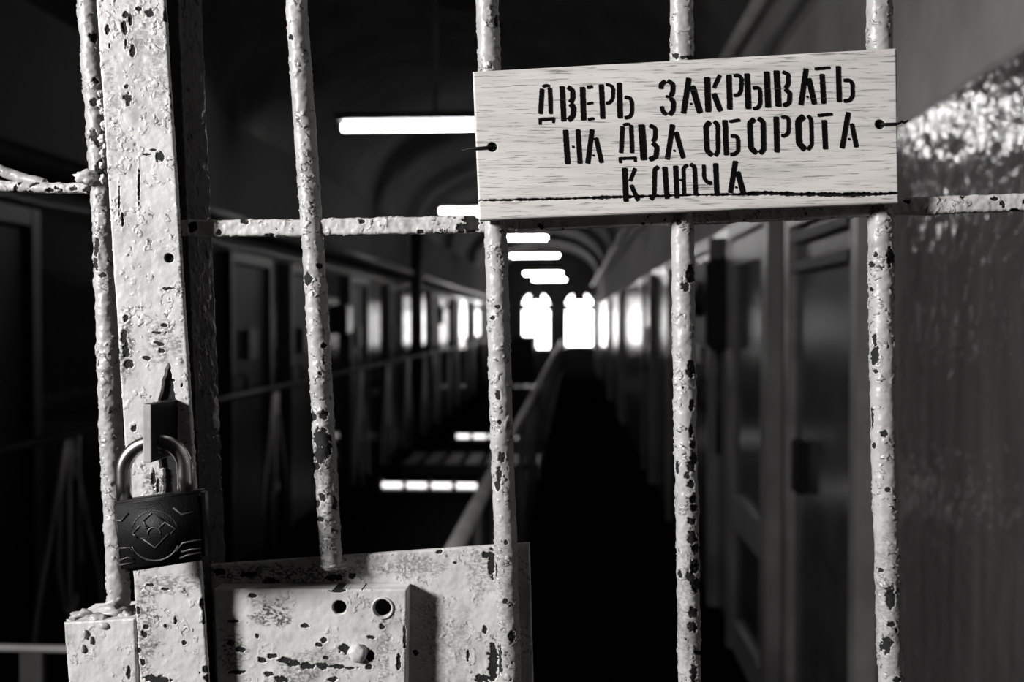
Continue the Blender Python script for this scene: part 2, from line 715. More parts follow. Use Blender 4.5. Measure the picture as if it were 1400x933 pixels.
def end_wall():
    b = bmesh.new()
    outer = [(XL, -3.2), (XR, -3.2)] + [(XC + HW * math.cos(a), SPR + RISE * math.sin(a)) for a in np.linspace(0, math.pi, 40)]
    loops = [outer] + [arch(*w) for w in WINS]
    es = []
    for lp in loops:
        vs = [b.verts.new((x, YE, z)) for x, z in lp]
        es += [b.edges.new((vs[i], vs[(i + 1) % len(vs)])) for i in range(len(vs))]
    r = bmesh.ops.triangle_fill(b, use_beauty=True, use_dissolve=False, edges=es)
    bmesh.ops.extrude_face_region(b, geom=b.faces[:])
    b.verts.ensure_lookup_table()
    nv = len(b.verts) // 2
    for v in b.verts[nv:]:
        v.co.y += .3
    bmesh.ops.recalc_face_normals(b, faces=b.faces[:])
    me = bpy.data.meshes.new('wall_end')
    b.to_mesh(me)
    b.free()
    me.materials.append(M['wall_e'])
    o = bpy.data.objects.new('wall_end', me)
    add(o)
    return struct(o)


end_wall()
for k, w in enumerate(WINS):
    x0, x1, si, sp = w
    c, r = (x0 + x1) / 2, (x1 - x0) / 2
    fr = MB()
    y = YE + .14
    outl = arch(x0 + .02, x1 - .02, si + .02, sp)
    for i in range(len(outl)):
        a, d = outl[i], outl[(i + 1) % len(outl)]
        fr.tube([(a[0], y, a[1]), (d[0], y, d[1])], .035, 6)
    fr.box((c - .025, y - .03, si), (c + .025, y + .03, sp))
    fr.box((x0, y - .035, sp - .16), (c - .2, y + .035, sp + .02))
    fr.box((c + .2, y - .035, sp - .16), (x1, y + .035, sp + .02))
    fr.box((c - .20, y - .03, sp + .16), (c + .20, y + .03, sp + r * .95))
    ro, ri = r * .66, r * .36
    for i in range(12):
        q = [math.pi * (i + e) / 12 for e in (0, 1)]
        k0 = len(fr.v)
        fr.v += [(c + rr_ * math.cos(a), yy, sp - .02 + rr_ * .95 * math.sin(a)) for yy in (y - .03, y + .03) for a in q for rr_ in (ri, ro)]
        fr.f += [[k0, k0 + 1, k0 + 3, k0 + 2], [k0 + 4, k0 + 6, k0 + 7, k0 + 5], [k0, k0 + 2, k0 + 6, k0 + 4], [k0 + 1, k0 + 5, k0 + 7, k0 + 3]]
    o = struct(fr.build('window_%d' % (k + 1), M['rail_dark']))
    pn = MB()
    lp = arch(x0, x1, si, sp)
    n = len(lp)
    pn.v = [(x, YE + .2, z) for x, z in lp] + [(x, YE + .21, z) for x, z in lp]
    pn.f = [list(range(n)), [n + i for i in range(n)][::-1]] + [[i, n + i, n + (i + 1) % n, (i + 1) % n] for i in range(n)]
    pn.build('pane', M['day'], o)

# ================================================================== THE GATE
YG = .660
DENSE = (1.345, 1.845)
ZV = (1, 0, 0)


def bar_path(pts, Y, z_lo, z_hi):
    w = [P(x, y, Y) for x, y in pts]
    up, dn = w[0] - w[1], w[-1] - w[-2]
    if z_hi is not None:
        w.insert(0, w[0] + up * ((z_hi - w[0][2]) / up[2]))
    if z_lo is not None:
        w.append(w[-1] + dn * ((z_lo - w[-1][2]) / dn[2]))
    return w


gate = thing('barred_gate', 'flaking pale barred iron gate with a lock plate, standing behind the wooden sign', 'gate', (0, YG, .06))
CH1 = [(398, 51, 3.5, 4), (400, 235, 5, 8), (421, 381, 6, 10), (437, 364, 4, 4), (443, 473, 4, 4), (437, 511, 3, 4), (428, 570, 4, 8), (443, 568, 6, 6),
       (440, 600, 13, 14), (438, 622, 10, 12), (446, 612, 7, 16), (432, 638, 6, 6), (440, 680, 5, 6), (458, 690, 4, 10), (438, 710, 5, 4), (434, 690, 4, 7)]
CH2 = [(681, 539, 4, 7), (683, 577, 3, 4), (686, 625, 5, 7), (682, 648, 4, 10), (680, 665, 5, 6), (674, 435, 3, 3), (681, 420, 4, 3), (664, 125, 3, 6),
       (676, 780, 4, 12), (691, 823, 4, 4), (682, 905, 5, 22), (700, 870, 5, 8), (678, 30, 3, 8), (692, 742, 3, 4)]
CH3 = [(944, 375, 6, 13), (937, 392, 6, 7), (928, 304, 4, 4), (945, 505, 6, 12), (946, 555, 3.5, 9), (945, 590, 3.5, 9), (948, 608, 4, 6), (945, 638, 6, 8),
       (949, 627, 5, 9), (939, 651, 4, 6), (945, 662, 6, 6), (926, 640, 3, 10), (948, 683, 5, 6), (949, 695, 5, 6), (945, 713, 6, 5), (947, 735, 7, 12),
       (951, 750, 5, 8), (949, 775, 6, 12), (930, 785, 4, 6), (945, 790, 7, 9), (952, 800, 6, 10), (947, 838, 7, 8), (947, 857, 7, 8), (954, 893, 6, 4),
       (949, 922, 5, 14), (934, 78, 4, 3), (924, 76, 5, 4), (944, 79, 5, 4)]
CH4 = [(1217, 352, 5, 14), (1197, 348, 3, 4), (1192, 362, 4, 4), (1196, 465, 3, 10), (1196, 487, 6, 14), (1195, 462, 4, 4), (1191, 572, 3, 16), (1209, 593, 6, 5),
       (1197, 508, 3, 3), (1214, 671, 5, 4), (1204, 780, 4, 4), (1217, 818, 7, 16), (1219, 854, 6, 4), (1212, 882, 9, 12), (1226, 863, 2, 3), (1194, 610, 3, 4), (1226, 930, 5, 4), (1191, 396, 3, 3)]
BARS = [([(405, 0), (414, 137), (424, 274), (432, 400), (441, 560), (450, 720), (453, 774)], CH1, 1),
        ([(666, 0), (669, 90), (678, 320), (685, 560), (692, 760), (697, 933)], CH2, 2),
        ([(932, 0), (933, 300), (937, 600), (940, 760), (943, 933)], CH3, 3),
        ([(1202, 0), (1204, 300), (1208, 600), (1218, 933)], CH4, 4)]
RAD = [.0073, .0075, .0074, .0080]
for (pts, ch, sd), r in zip(BARS, RAD):
    path = resample(bar_path(pts, YG, None if sd == 1 else .10, 2.14), .0005, DENSE)
    sweep('bar', path, circ(r, 76), ZV, (0, 1, 0), M['bar_paint'], gate, sd * 7, chips=ch, thr=.98, rough=1.15, wrinkle=1.6, stains=[(px_, 820, 30, 120, .35) for px_ in (692, 942, 1214)] + [(440, 690, 30, 110, .5)])

# crossbar through the bars, behind the sign
cb = [P(x, y, .661) for x, y in ((250, 313), (405, 312), (650, 307), (935, 296), (1220, 283), (1400, 277), (1560, 271))]
CHC = [(263, 311, 6, 8), (300, 318, 5, 4), (335, 303, 6, 4), (370, 322, 8, 3), (575, 317, 5, 3), (495, 303, 5, 3), (630, 314, 6, 10), (645, 308, 12, 14), (640, 300, 8, 6), (1240, 276, 5, 3), (1360, 272, 5, 3), (1388, 288, 8, 3)]
path = resample(cb, .0005)
pts, nr = rrect(.0112, .009, .002, .0005, .0007, .0014)
sweep('crossbar', path, (pts, nr), (0, 0, 1), (0, 1, 0), M['paint'], gate, 90, chips=CHC, thr=.62, rough=1.5, wrinkle=1.3)
for z in (.10, 2.12):
    MB().box((-.30, .660, z - .012), (.42, .674, z + .012), .002).build('rail', M['paint'], gate)

# stile: edge-on angle iron just behind the post
w = [P(276, 0, .70), P(309, 770, .70), P(316, 933, .70)]
lean = (w[1] - w[0])
lo, hi = w[0] + lean * ((.06 - w[0][2]) / lean[2]), w[0] + lean * ((2.14 - w[0][2]) / lean[2])
path = resample([hi - np.array((.012, .0215, 0)), lo - np.array((.012, .0215, 0))], .0006, DENSE)
sweep('stile', path, rrect(.024, .043, .0015, .0012, .0007, .004), ZV, (0, 1, 0), M['paint_shaded'], gate, 63, thr=.55, rough=1.6, wrinkle=1.2)
MB().ball(P(290, 572, .690), .006, .8, .8, 1.6, .5, 3).ball(P(288, 596, .692), .005, .8, .8, 1.2, .5, 4).ball(P(291, 552, .694), .0045, .8, .8, 1.2, .5, 5).build('weld_bead', M['paint_dim'], gate, True)

# lock plate and the lock box on it
CHP = [(455, 790, 14, 5), (480, 788, 6, 4), (600, 755, 6, 3), (672, 770, 5, 22), (664, 760, 5, 5), (674, 905, 7, 30), (663, 862, 3, 6), (568, 893, 4, 4), (660, 928, 12, 6),
       (640, 895, 2, 8), (300, 783, 8, 5), (340, 786, 12, 5), (370, 795, 14, 4), (622, 770, 3, 2)]
patch('lock_plate', [(286, 773), (724, 743), (734, 1110), (300, 1110)], .669, .004, M['paint'], gate, 120, ds=.00055, chips=CHP, thr=.95, rough=.8, wrinkle=.9, stains=[(390, 785, 130, 14, .95), (560, 775, 60, 16, .5), (660, 780, 26, 40, .5), (600, 880, 50, 60, .3)],  # top-left and right blots paint padlock and lock box shadow into the colour
      thr_fn=lambda p: -.22 * sstep(430, 330, proj(p)[0]) * sstep(815, 800, proj(p)[1]))
CHB = [(372, 898, 8, 4), (388, 903, 10, 4), (402, 908, 10, 5), (420, 911, 12, 5), (440, 911, 10, 5), (460, 912, 12, 3), (480, 914, 9, 2),
       (358, 903, 6, 4), (462, 808, 12, 3), (417, 856, 6, 3), (522, 858, 4, 4), (508, 872, 6, 3), (504, 912, 5, 4), (472, 888, 10, 7), (507, 898, 6, 8), (368, 922, 6, 4),
       (318, 850, 8, 2), (325, 920, 12, 3), (315, 880, 6, 4), (328, 888, 7, 4), (443, 876, 5, 4), (436, 882, 4, 3), (545, 905, 3, 12), (553, 870, 2, 20), (446, 900, 4, 3),
       (345, 815, 6, 3), (352, 870, 3, 4), (385, 930, 10, 6), (455, 930, 6, 4)]
lb = patch('lock_box', [(292, 806), (556, 806), (553, 1035), (300, 1035)], .6540, .0143, M['paint'], gate, 131, ds=.0005, chips=CHB, thr=.95, rough=.6, wrinkle=.7, stains=[(372, 838, 32, 20, .9), (318, 890, 22, 36, .8), (400, 925, 40, 20, .6), (525, 900, 10, 50, .5), (385, 850, 14, 10, .9), (440, 900, 60, 12, .4)],
           holes=[(464, 831, 9.5, 6), (523, 832, 11.5, 8)])
cb_ = P(489, 894, .6525)
MB().ball(cb_, .0065, 1, .6, 1, .25, 8).build('rivet', M['paint'], lb, True)
rg = MB()
c = P(523, 832, .6537)
rg.tube([(c[0] + .0068 * math.cos(a), c[1], c[2] + .0068 * math.sin(a)) for a in np.linspace(0, 2 * math.pi, 40)], .0008, 8, False)
rg.build('keyhole_ring', M['paint'], lb, True)
# scraped patch of bare metal on the box
MB().ball(P(455, 774, .660), .0075, 1.2, .9, .4, .6, 2).build('weld_bead', M['paint_dim'], gate, True)

# staple (hasp) coming forward through the slot of the post
HX0, HX1 = float(P(195, 600, .6)[0]), float(P(207, 600, .6)[0])
zt, zb = float(P(207, 553, .6)[2]), float(P(200, 633, .6)[2])


def staple():
    yc, zc = .6145, float(P(210, 607, .6145)[2])
    y0, y1 = .600, .662
    m = MB()
    n = 48
    inner = [(yc + .0062 * math.cos(2 * math.pi * i / n), zc + .0062 * math.sin(2 * math.pi * i / n)) for i in range(n)]
    outer = []
    for i in range(n):
        dy, dz = math.cos(2 * math.pi * i / n), math.sin(2 * math.pi * i / n)
        ts = []
        if dy > 1e-6: ts.append((y1 - yc) / dy)
        if dy < -1e-6: ts.append((y0 - yc) / dy)
        if dz > 1e-6: ts.append((zt - zc) / dz)
        if dz < -1e-6: ts.append((zb - zc) / dz)
        t = min(ts)
        outer.append((yc + dy * t, zc + dz * t))
    # snap nearest samples to the true corners
    for cy in (y0, y1):
        for cz in (zb, zt):
            k = min(range(n), key=lambda i: (outer[i][0] - cy) ** 2 + (outer[i][1] - cz) ** 2)
            outer[k] = (cy, cz)
    for x in (HX0, HX1):
        m.v += [(x, y, z) for y, z in outer] + [(x, y, z) for y, z in inner]
    for i in range(n):
        j = (i + 1) % n
        m.f += [[i, n + i, n + j, j], [2 * n + i, 2 * n + j, 3 * n + j, 3 * n + i], [i, j, 2 * n + j, 2 * n + i], [n + i, 3 * n + i, 3 * n + j, n + j]]
    o = m.build('staple', M['black'], gate)
    o.data.materials.append(M['paint_dim'])
    for f in o.data.polygons:
        if f.normal.y < -.8:
            f.material_index = 1
    o['label'] = 'black iron staple with the padlock shackle through it'
    bv = o.modifiers.new('bevel', 'BEVEL')
    bv.width = .0007
    bv.segments = 2
    return o


staple()

# ================================================================== FIXED GRILLE ON THE LEFT
gr = thing('fixed_grille', 'broad flaking iron post with a thin round bar welded along its left side', 'grille', (-.27, .646, .06))
wl = [(130.6, 0), (191, 933)]
wr = [(229, 0), (288, 933)]
pc = [((a[0] + b[0]) / 2, a[1]) for a, b in zip(wl, wr)]
post_w = (98 / F) * .64
path = resample(bar_path(pc, .642, .06, 2.14), .00045, DENSE)
CHPOST = [(172, 20, 4, 5), (178, 28, 3, 10), (170, 38, 4, 9), (190, 12, 4, 4), (205, 18, 6, 6), (147, 40, 3, 7), (181, 70, 4, 7), (172, 60, 2, 7), (150, 62, 1.5, 4),
          (173, 118, 3, 4), (173, 133, 6, 6), (175, 142, 3, 5), (218, 215, 6, 7), (200, 211, 7, 2), (210, 205, 4, 2), (190, 258, 1.6, 26), (163, 275, 1.4, 22), (168, 300, 1.5, 12),
          (228, 20, 4, 12), (231, 42, 3, 10), (236, 100, 3, 12), (237, 130, 5, 5), (238, 145, 4, 9), (242, 180, 3, 16), (244, 215, 3, 12), (246, 250, 3, 16),
          (250, 290, 3, 14), (256, 360, 3, 10), (259, 400, 3, 12), (262, 440, 2, 14), (170, 460, 4, 14), (172, 480, 5, 10), (176, 498, 6, 6), (172, 435, 4, 6), (200, 490, 6, 3),
          (218, 470, 7, 3), (214, 455, 8, 2), (225, 445, 5, 3), (222, 480, 5, 4), (230, 395, 8, 2), (183, 585, 4, 5), (235, 520, 6, 2), (240, 849, 2.5, 5), (227, 856, 3, 3), (252, 879, 3, 3),
          (280, 840, 3, 14), (284, 870, 2.5, 14), (282, 915, 5, 6), (283, 928, 5, 6), (220, 930, 16, 6), (205, 928, 8, 5), (197, 868, 4, 5), (200, 858, 4, 4), (195, 905, 4, 5), (190, 890, 3, 4),
          (206, 800, 5, 2), (225, 806, 7, 2), (277, 825, 3, 10), (286, 895, 2, 8), (189, 835, 3, 6), (210, 655, 3, 12), (216, 665, 2, 10)]
POSTHOLES = [(231, 353, 6.5, 3)]


def slot_fn(p):
    px, py = proj(p)
    t = np.clip((py - 496) / 60, 0, 1)
    right = 231.5 + 9.5 * t
    left = 231 - 15 * t ** .8
    left = np.where(py > 556, 214 + (py - 556) * .06, left)
    right = np.where(py > 556, 242, right)
    low = py > 640
    left = np.where(low, np.maximum(left, 224), left)
    return np.minimum(np.minimum(px - left, right - px), np.minimum((py - 497) * .5, 676 - py))


def post():
    pts, nr = rrect(post_w, .0042, .0014, .00042, .0008, .003)
    o = sweep('post', path, (pts, nr), ZV, (0, 1, 0), M['paint'], gr, 200, chips=CHPOST, holes=POSTHOLES, thr=.95, rough=.62, wrinkle=1.0, stains=[(172, 470, 12, 60, .8), (222, 465, 26, 40, .6), (188, 30, 40, 40, .4), (210, 660, 18, 20, .8), (200, 850, 18, 70, .7), (230, 800, 60, 18, .55), (150, 150, 14, 110, .4), (248, 250, 5, 300, .8), (215, 95, 20, 60, .4)])  # blot just under the padlock paints its cast shadow into the colour
    me = o.data
    n = len(me.vertices)
    co = np.empty(n * 3)
    me.vertices.foreach_get('co', co)
    co = co.reshape(-1, 3)
    wld = co + np.array(gr.location)
    fr = wld[:, 1] < .6415
    base = wld.copy()
    base[:, 1] = .640
    nn = noise(base * 300, 3) * 1.8
    sd = np.where(fr, slot_fn(base) + nn, -9)
    k = sstep(-.9, 1.1, sd)
    co[:, 1] += k * .0035
    me.vertices.foreach_set('co', co.ravel())
    a = me.attributes['chip_shade']
    c0 = np.empty(n)
    a.data.foreach_get('value', c0)
    a.data.foreach_set('value', np.maximum(c0, np.where(fr, np.minimum(sd * .02, .1), -1)))  # shallow slot is coloured dark, standing for the shade of a deep opening
    me.update()


post()
lbp = [(121, 0), (134, 180), (143, 310), (152, 600), (161, 780), (163, 830)]
path = resample(bar_path(lbp, .664, .06, 2.14), .0005, DENSE)


def leftbar_rough(p):
    return 0


sweep('bar', path, circ(.0075, 70), ZV, (0, 1, 0), M['paint_dim'], gr, 211, thr=.85, rough=1.7, wrinkle=1.6,
      chips=[(128, 52, 7, 7), (130, 112, 5, 6), (128, 140, 6, 6), (127, 185, 6, 9), (134, 195, 5, 6), (136, 232, 7, 12), (132, 340, 4, 10), (140, 376, 5, 4), (131, 362, 4, 8), (133, 330, 3, 8)])
sc = resample([P(-160, 246, .662), P(-60, 252, .662), P(0, 255, .662), P(60, 257, .662), P(110, 258, .662), P(146, 260, .662)], .0006)
sweep('crossbar', sc, circ(.0036, 40), (0, 0, 1), (0, 1, 0), M['paint'], gr, 221, thr=.45, rough=1.2,
      chips=[(68, 260, 5, 3), (100, 258, 6, 3), (120, 260, 8, 3), (128, 255, 5, 4), (142, 262, 5, 6)])
sc = resample([P(-150, 150, .672), P(-60, 205, .671), (P(0, 233, .670)), P(30, 244, .669), P(62, 252, .668)], .0008)
sweep('scroll', sc, circ(.0040, 30), (0, 0, 1), (0, 1, 0), M['paint_dim'], gr, 225, thr=.5, rough=1.3)
wb = MB()
wb.ball(P(120, 243, .656), .0062, 1.25, .9, .8, .6, 1)
for k, (x, y, s) in enumerate(((138, 142, 5), (141, 152, 4), (143, 172, 5), (140, 190, 5), (141, 210, 4.5), (139, 226, 4), (127, 118, 4.5), (123, 182, 4), (141, 245, 4.5), (137, 128, 3.5), (144, 200, 3.5))):
    wb.ball(P(x, y, .652), s / 2100, 1, .9, 1.25, .6, k + 2)
wb.build('weld_bead', M['paint'], gr, True)
# corner block at the foot of the bar
blk = patch('corner_block', [(87, 852), (184, 846), (192, 1060), (104, 1060)], .640, .045, M['paint'], gr, 240, ds=.0005, thr=.8, rough=.9, wrinkle=.7,
            chips=[(176, 922, 3, 9)])
cm = MB()
for k, (x, y, Y, s, sx, sz) in enumerate(((155, 838, .655, 13, 1.5, .95), (158, 822, .660, 11, 1.25, 1.0), (112, 842, .652, 9, 1.6, .8), (136, 846, .646, 9, 1.5, .7), (172, 843, .650, 9, 1.1, .8), (99, 850, .645, 6, 1.3, .7),
                                          (142, 856, .640, 6, 1.3, .8), (116, 868, .639, 4, .8, 1.6), (113, 888, .639, 3.6, .8, 1.7), (124, 876, .639, 3, .7, 2))):
    cm.ball(P(x, y, Y), s / 2060, sx, 1.0 if Y > .64 else .6, sz, .55 if Y > .64 else .15, 20 + k)
cm.build('weld_collar', M['paint_dim'], gr, True)

# ================================================================== PADLOCK
for k_, v_ in (('cast', .18), ('black', .2), ('cast_edge', .5)):
    M[k_].node_tree.nodes['Principled BSDF'].inputs['Specular IOR Level'].default_value = v_
pad = thing('padlock', 'black padlock with a diamond emblem and bright steel shackle, hanging on the post', 'padlock', tuple(P(218, 780, .613)))
YP = .6035


def body():
    c = [(152, 688), (273, 672), (279, 767), (164, 785)]
    b = bmesh.new()
    f = [b.verts.new(P(x, y, YP)) for x, y in c]
    k = [b.verts.new(np.array(v.co) + np.array((0, .0165, 0))) for v in f]
    b.faces.new(f[::-1])
    b.faces.new(k)
    for i in range(4):
        j = (i + 1) % 4
        b.faces.new((f[i], f[j], k[j], k[i]))
    bmesh.ops.recalc_face_normals(b, faces=b.faces[:])
    bmesh.ops.bevel(b, geom=b.edges[:], offset=.0022, segments=4, affect='EDGES')
    me = bpy.data.meshes.new('body')
    b.to_mesh(me)
    b.free()
    me.materials.append(M['cast'])
    me.polygons.foreach_set('use_smooth', [True] * len(me.polygons))
    o = bpy.data.objects.new('body', me)
    return add(o, pad)


bd = body()


def z3(q):
    return [P(x / 2.98, 620 + y / 2.98, YP) for x, y in q]


arc = [(628 + 26 * math.cos(a), 327 - 24 * math.sin(a)) for a in np.linspace(-.2, math.pi + .2, 14)]
big = [(632 + 102 * math.cos(a), 340 + 98 * math.sin(a)) for a in np.linspace(.38, math.pi - .42, 24)]
outer_ring = [(630 + 96 * math.cos(a), 330 - 96 * math.sin(a)) for a in np.linspace(.25, math.pi - .25, 24)]
em = MB()
for q in ([(583, 277), (620, 240), (668, 274)], [(600, 300), (583, 277)], [(540, 327), (572, 292), (592, 308), (606, 300)], [(648, 306), (672, 282), (715, 307), (695, 330)],
          [(575, 345), (632, 386), (686, 330)], [(540, 327), (560, 345)], arc):
    em.tube(z3(q), .0006, 6)
em.build('emblem', M['cast_edge'], bd, True)
rl = MB()
for q in (big, [(475, 388), (530, 384), (548, 408)], [(718, 400), (745, 366), (820, 352)], [(462, 274), (494, 276), (522, 244)], [(706, 222), (738, 249), (790, 240)],
          [(478, 457), (548, 446)], [(733, 428), (762, 416), (818, 405)], [(478, 440), (520, 425), (548, 432)], [(740, 402), (780, 392), (818, 388)]):
    rl.tube(z3(q), .00062, 6)
rl.tube(z3(outer_ring), .0003, 6)
rl.build('raised_line', M['cast_edge'], bd, True)
YS = .6145
sh = [P(171, 692, YS), P(169, 660, YS)] + [P(210.5 + 41.5 * math.cos(a), 642 - 38 * math.sin(a) - (math.cos(a)) * 3, YS) for a in np.linspace(math.pi, 0, 26)] + [P(252.5, 650, YS), P(254, 682, YS)]
MB().tube(sh, .0047, 28).build('shackle', M['chrome'], pad, True)

# ================================================================== WOODEN SIGN
sign = thing('wooden_sign', 'pale wooden board with black stencilled words, wired across the gate bars', 'sign', tuple(P(935, 290, .640)))
TL, TR = P(646, 98, .6405), P(1226, 66, .6395)
nS = np.cross(TR - TL, (0, 0, 1.0))
nS /= np.linalg.norm(nS)
if nS[1] > 0: nS = -nS


def SP(px, py, off=0.0):
    d = ray(px, py)
    t = np.dot(TL + nS * off - CAM, nS) / np.dot(d, nS)
    return CAM + d * t


CRX = [640, 655, 680, 720, 780, 830, 880, 950, 1010, 1048, 1090, 1150, 1200, 1235]
CRY = [276, 274.5, 273.8, 273, 271.5, 270, 268.6, 266.5, 265.8, 264, 265.6, 266.2, 265.5, 263.5]
CRW = [.4, .5, 1.1, 1.4, 1.0, 1.7, 1.5, 1.2, 1.4, 2.2, 2.0, 2.1, 1.7, 1.2]


def board_extra(p):
    px, py = proj(p)
    s = p * 1000
    wob = noise(s * np.array((.25, 0, .25)), 5) * 1.6 + noise(s * np.array((.6, 0, .6)), 6) * .4
    d = np.abs(py - np.interp(px, CRX, CRY) + wob * .5) / (np.interp(px, CRX, CRW) * (1 + .6 * noise(s * np.array((.5, 0, 0)) + 3.3, 8)))
    crack = 1.3 - d
    hole = np.full(len(p), -9.0)
    for cx, cy in ((673, 201), (1203, 170)):
        hole = np.maximum(hole, (6.6 - np.hypot(px - cx, py - cy)) / 2)
    c = np.maximum(crack, hole)
    disp = -sstep(0, .9, c) * .0025 + noise(s * np.array((.02, 0, .02)), 9) * .0003
    return disp, np.clip(c, -1, 1), c * 0


bo = patch('board', [(646, 98), (1226, 66), (1229, 277), (655, 301)], 0, .009, M['wood'], sign, 0, ds=.00055, plane=SP, extra=board_extra)


def strokes():
    S_ = []

    def s(w, *q):
        S_.append((q, w))
    # first line
    s(17, (61, 122), (55, 226)); s(16, (93, 118), (97, 226)); s(12, (64, 116), (76, 108), (92, 112)); s(12, (48, 250), (114, 245)); s(11, (54, 250), (54, 269)); s(10, (108, 246), (108, 263))
    s(20, (143, 112), (150, 256)); s(19, (166, 116), (187, 130), (186, 165), (176, 180)); s(21, (177, 184), (190, 200), (188, 235), (168, 252))
    s(21, (226, 115), (231, 252)); s(14, (245, 118), (268, 114)); s(10, (244, 184), (270, 180)); s(12, (248, 248), (275, 244))
    s(20, (303, 105), (309, 246)); s(14, (322, 106), (344, 110), (352, 125), (350, 163), (339, 179), (322, 183))
    s(21, (376, 98), (380, 244)); s(15, (398, 158), (420, 160), (428, 178), (428, 222), (418, 238), (398, 242))
    s(18, (547, 124), (545, 106), (564, 91)); s(18, (573, 90), (594, 103), (594, 138), (584, 152)); s(12, (566, 155), (586, 156)); s(18, (586, 160), (597, 180), (595, 212), (580, 230)); s(16, (549, 194), (552, 214), (568, 229))
    s(20, (659, 78), (637, 224)); s(23, (672, 110), (705, 222)); s(10, (664, 185), (672, 185))
    s(23, (733, 75), (738, 218)); s(15, (786, 66), (760, 120)); s(21, (760, 142), (788, 214))
    s(21, (822, 66), (826, 208)); s(15, (842, 70), (865, 68), (874, 82), (872, 130), (862, 148), (842, 150))
    s(23, (896, 60), (902, 206)); s(15, (920, 120), (944, 118), (950, 135), (950, 185), (940, 202), (920, 204)); s(23, (976, 52), (982, 200))
    s(23, (1016, 48), (1024, 196)); s(16, (1042, 54), (1064, 64), (1064, 105), (1051, 120)); s(18, (1051, 124), (1070, 140), (1068, 180), (1044, 192))
    s(20, (1137, 40), (1115, 190)); s(21, (1147, 80), (1171, 186)); s(10, (1138, 155), (1146, 155))
    s(13, (1172, 42), (1236, 37)); s(20, (1202, 62), (1208, 184))
    s(20, (1268, 30), (1272, 178)); s(15, (1290, 90), (1317, 88), (1326, 105), (1326, 155), (1314, 170), (1290, 174))
    # second line
    s(21, (157, 290), (166, 430)); s(19, (208, 288), (216, 428)); s(11, (184, 360), (193, 360))
    s(19, (266, 288), (247, 428)); s(17, (281, 322), (304, 425)); s(9, (267, 395), (275, 395))
    s(16, (389, 275), (383, 385)); s(12, (392, 272), (402, 266), (420, 268)); s(16, (424, 270), (428, 385)); s(12, (374, 408), (446, 404)); s(11, (380, 408), (380, 426)); s(10, (441, 405), (441, 421))
    s(26, (466, 268), (476, 414)); s(17, (500, 272), (523, 284), (522, 325), (511, 339)); s(19, (511, 343), (529, 360), (525, 400), (498, 412))
    s(19, (593, 268), (571, 412)); s(19, (606, 298), (637, 406)); s(9, (596, 375), (604, 375))
    s(21, (746, 257), (729, 276), (733, 375), (754, 395)); s(17, (762, 256), (777, 270), (778, 380), (765, 396))
    s(20, (806, 250), (812, 394)); s(13, (824, 257), (868, 250)); s(15, (830, 316), (853, 315), (860, 330), (860, 374), (850, 388), (828, 392))
    s(21, (926, 245), (907, 263), (911, 365), (934, 385)); s(19, (943, 242), (961, 258), (963, 372), (947, 386))
    s(20, (1014, 236), (1018, 382)); s(14, (1036, 240), (1059, 236), (1066, 252), (1064, 298), (1056, 312), (1036, 315))
    s(24, (1128, 234), (1104, 254), (1108, 346), (1132, 372)); s(15, (1144, 232), (1157, 248), (1160, 352), (1143, 372))
    s(13, (1184, 232), (1244, 226)); s(20, (1210, 250), (1216, 370))
    s(19, (1309, 218), (1283, 366)); s(17, (1322, 264), (1342, 362)); s(9, (1308, 328), (1316, 328))
    # third line
    s(21, (398, 445), (404, 584)); s(14, (441, 446), (420, 500)); s(17, (424, 515), (454, 580))
    s(17, (536, 440), (520, 452), (519, 555), (505, 576)); s(20, (561, 440), (571, 572))
    s(20, (605, 436), (612, 570)); s(11, (622, 495), (631, 495)); s(15, (654, 432), (637, 446), (641, 560)); s(17, (666, 430), (683, 441), (688, 558))
    s(15, (720, 432), (722, 488), (736, 506), (754, 507)); s(20, (768, 426), (774, 560))
    s(19, (849, 416), (828, 548)); s(21, (857, 460), (882, 552)); s(9, (848, 525), (857, 525))
    return S_


def lettering():
    m = MB()
    rnd = random.Random(4)
    sc_ = 1400 / 470.0

    def pt(x, y):
        return SP(720 + x / sc_, 80 + y / sc_, .00045)[:]
    for q, w in strokes():
        # subdivide, smooth the bends, roughen the sprayed outline
        pts = []
        for i in range(len(q) - 1):
            a, b = np.array(q[i], float), np.array(q[i + 1], float)
            L = np.linalg.norm(b - a)
            k = max(2, int(L / 4))
            for j in range(k):
                pts.append(a + (b - a) * j / k)
        pts.append(np.array(q[-1], float))
        pts = np.array(pts)
        if len(q) > 2:
            for _ in range(3):
                pts[1:-1] = (pts[:-2] + 2 * pts[1:-1] + pts[2:]) / 4
        t = np.gradient(pts, axis=0)
        t /= np.linalg.norm(t, axis=1)[:, None] + 1e-9
        nn = np.stack([-t[:, 1], t[:, 0]], 1)
        k0 = len(m.v)
        n = len(pts)
        for i in range(n):
            hw = w / 2 * (.82 if i in (0, n - 1) else 1.0)
            m.v.append(pt(*(pts[i] + nn[i] * (hw + rnd.uniform(-.8, .8)))))
            m.v.append(pt(*(pts[i] - nn[i] * (hw + rnd.uniform(-.8, .8)))))
        for i in range(n - 1):
            k = k0 + 2 * i
            m.f.append([k, k + 1, k + 3, k + 2])
    return m.build('lettering', M['stencil'], sign)


lettering()

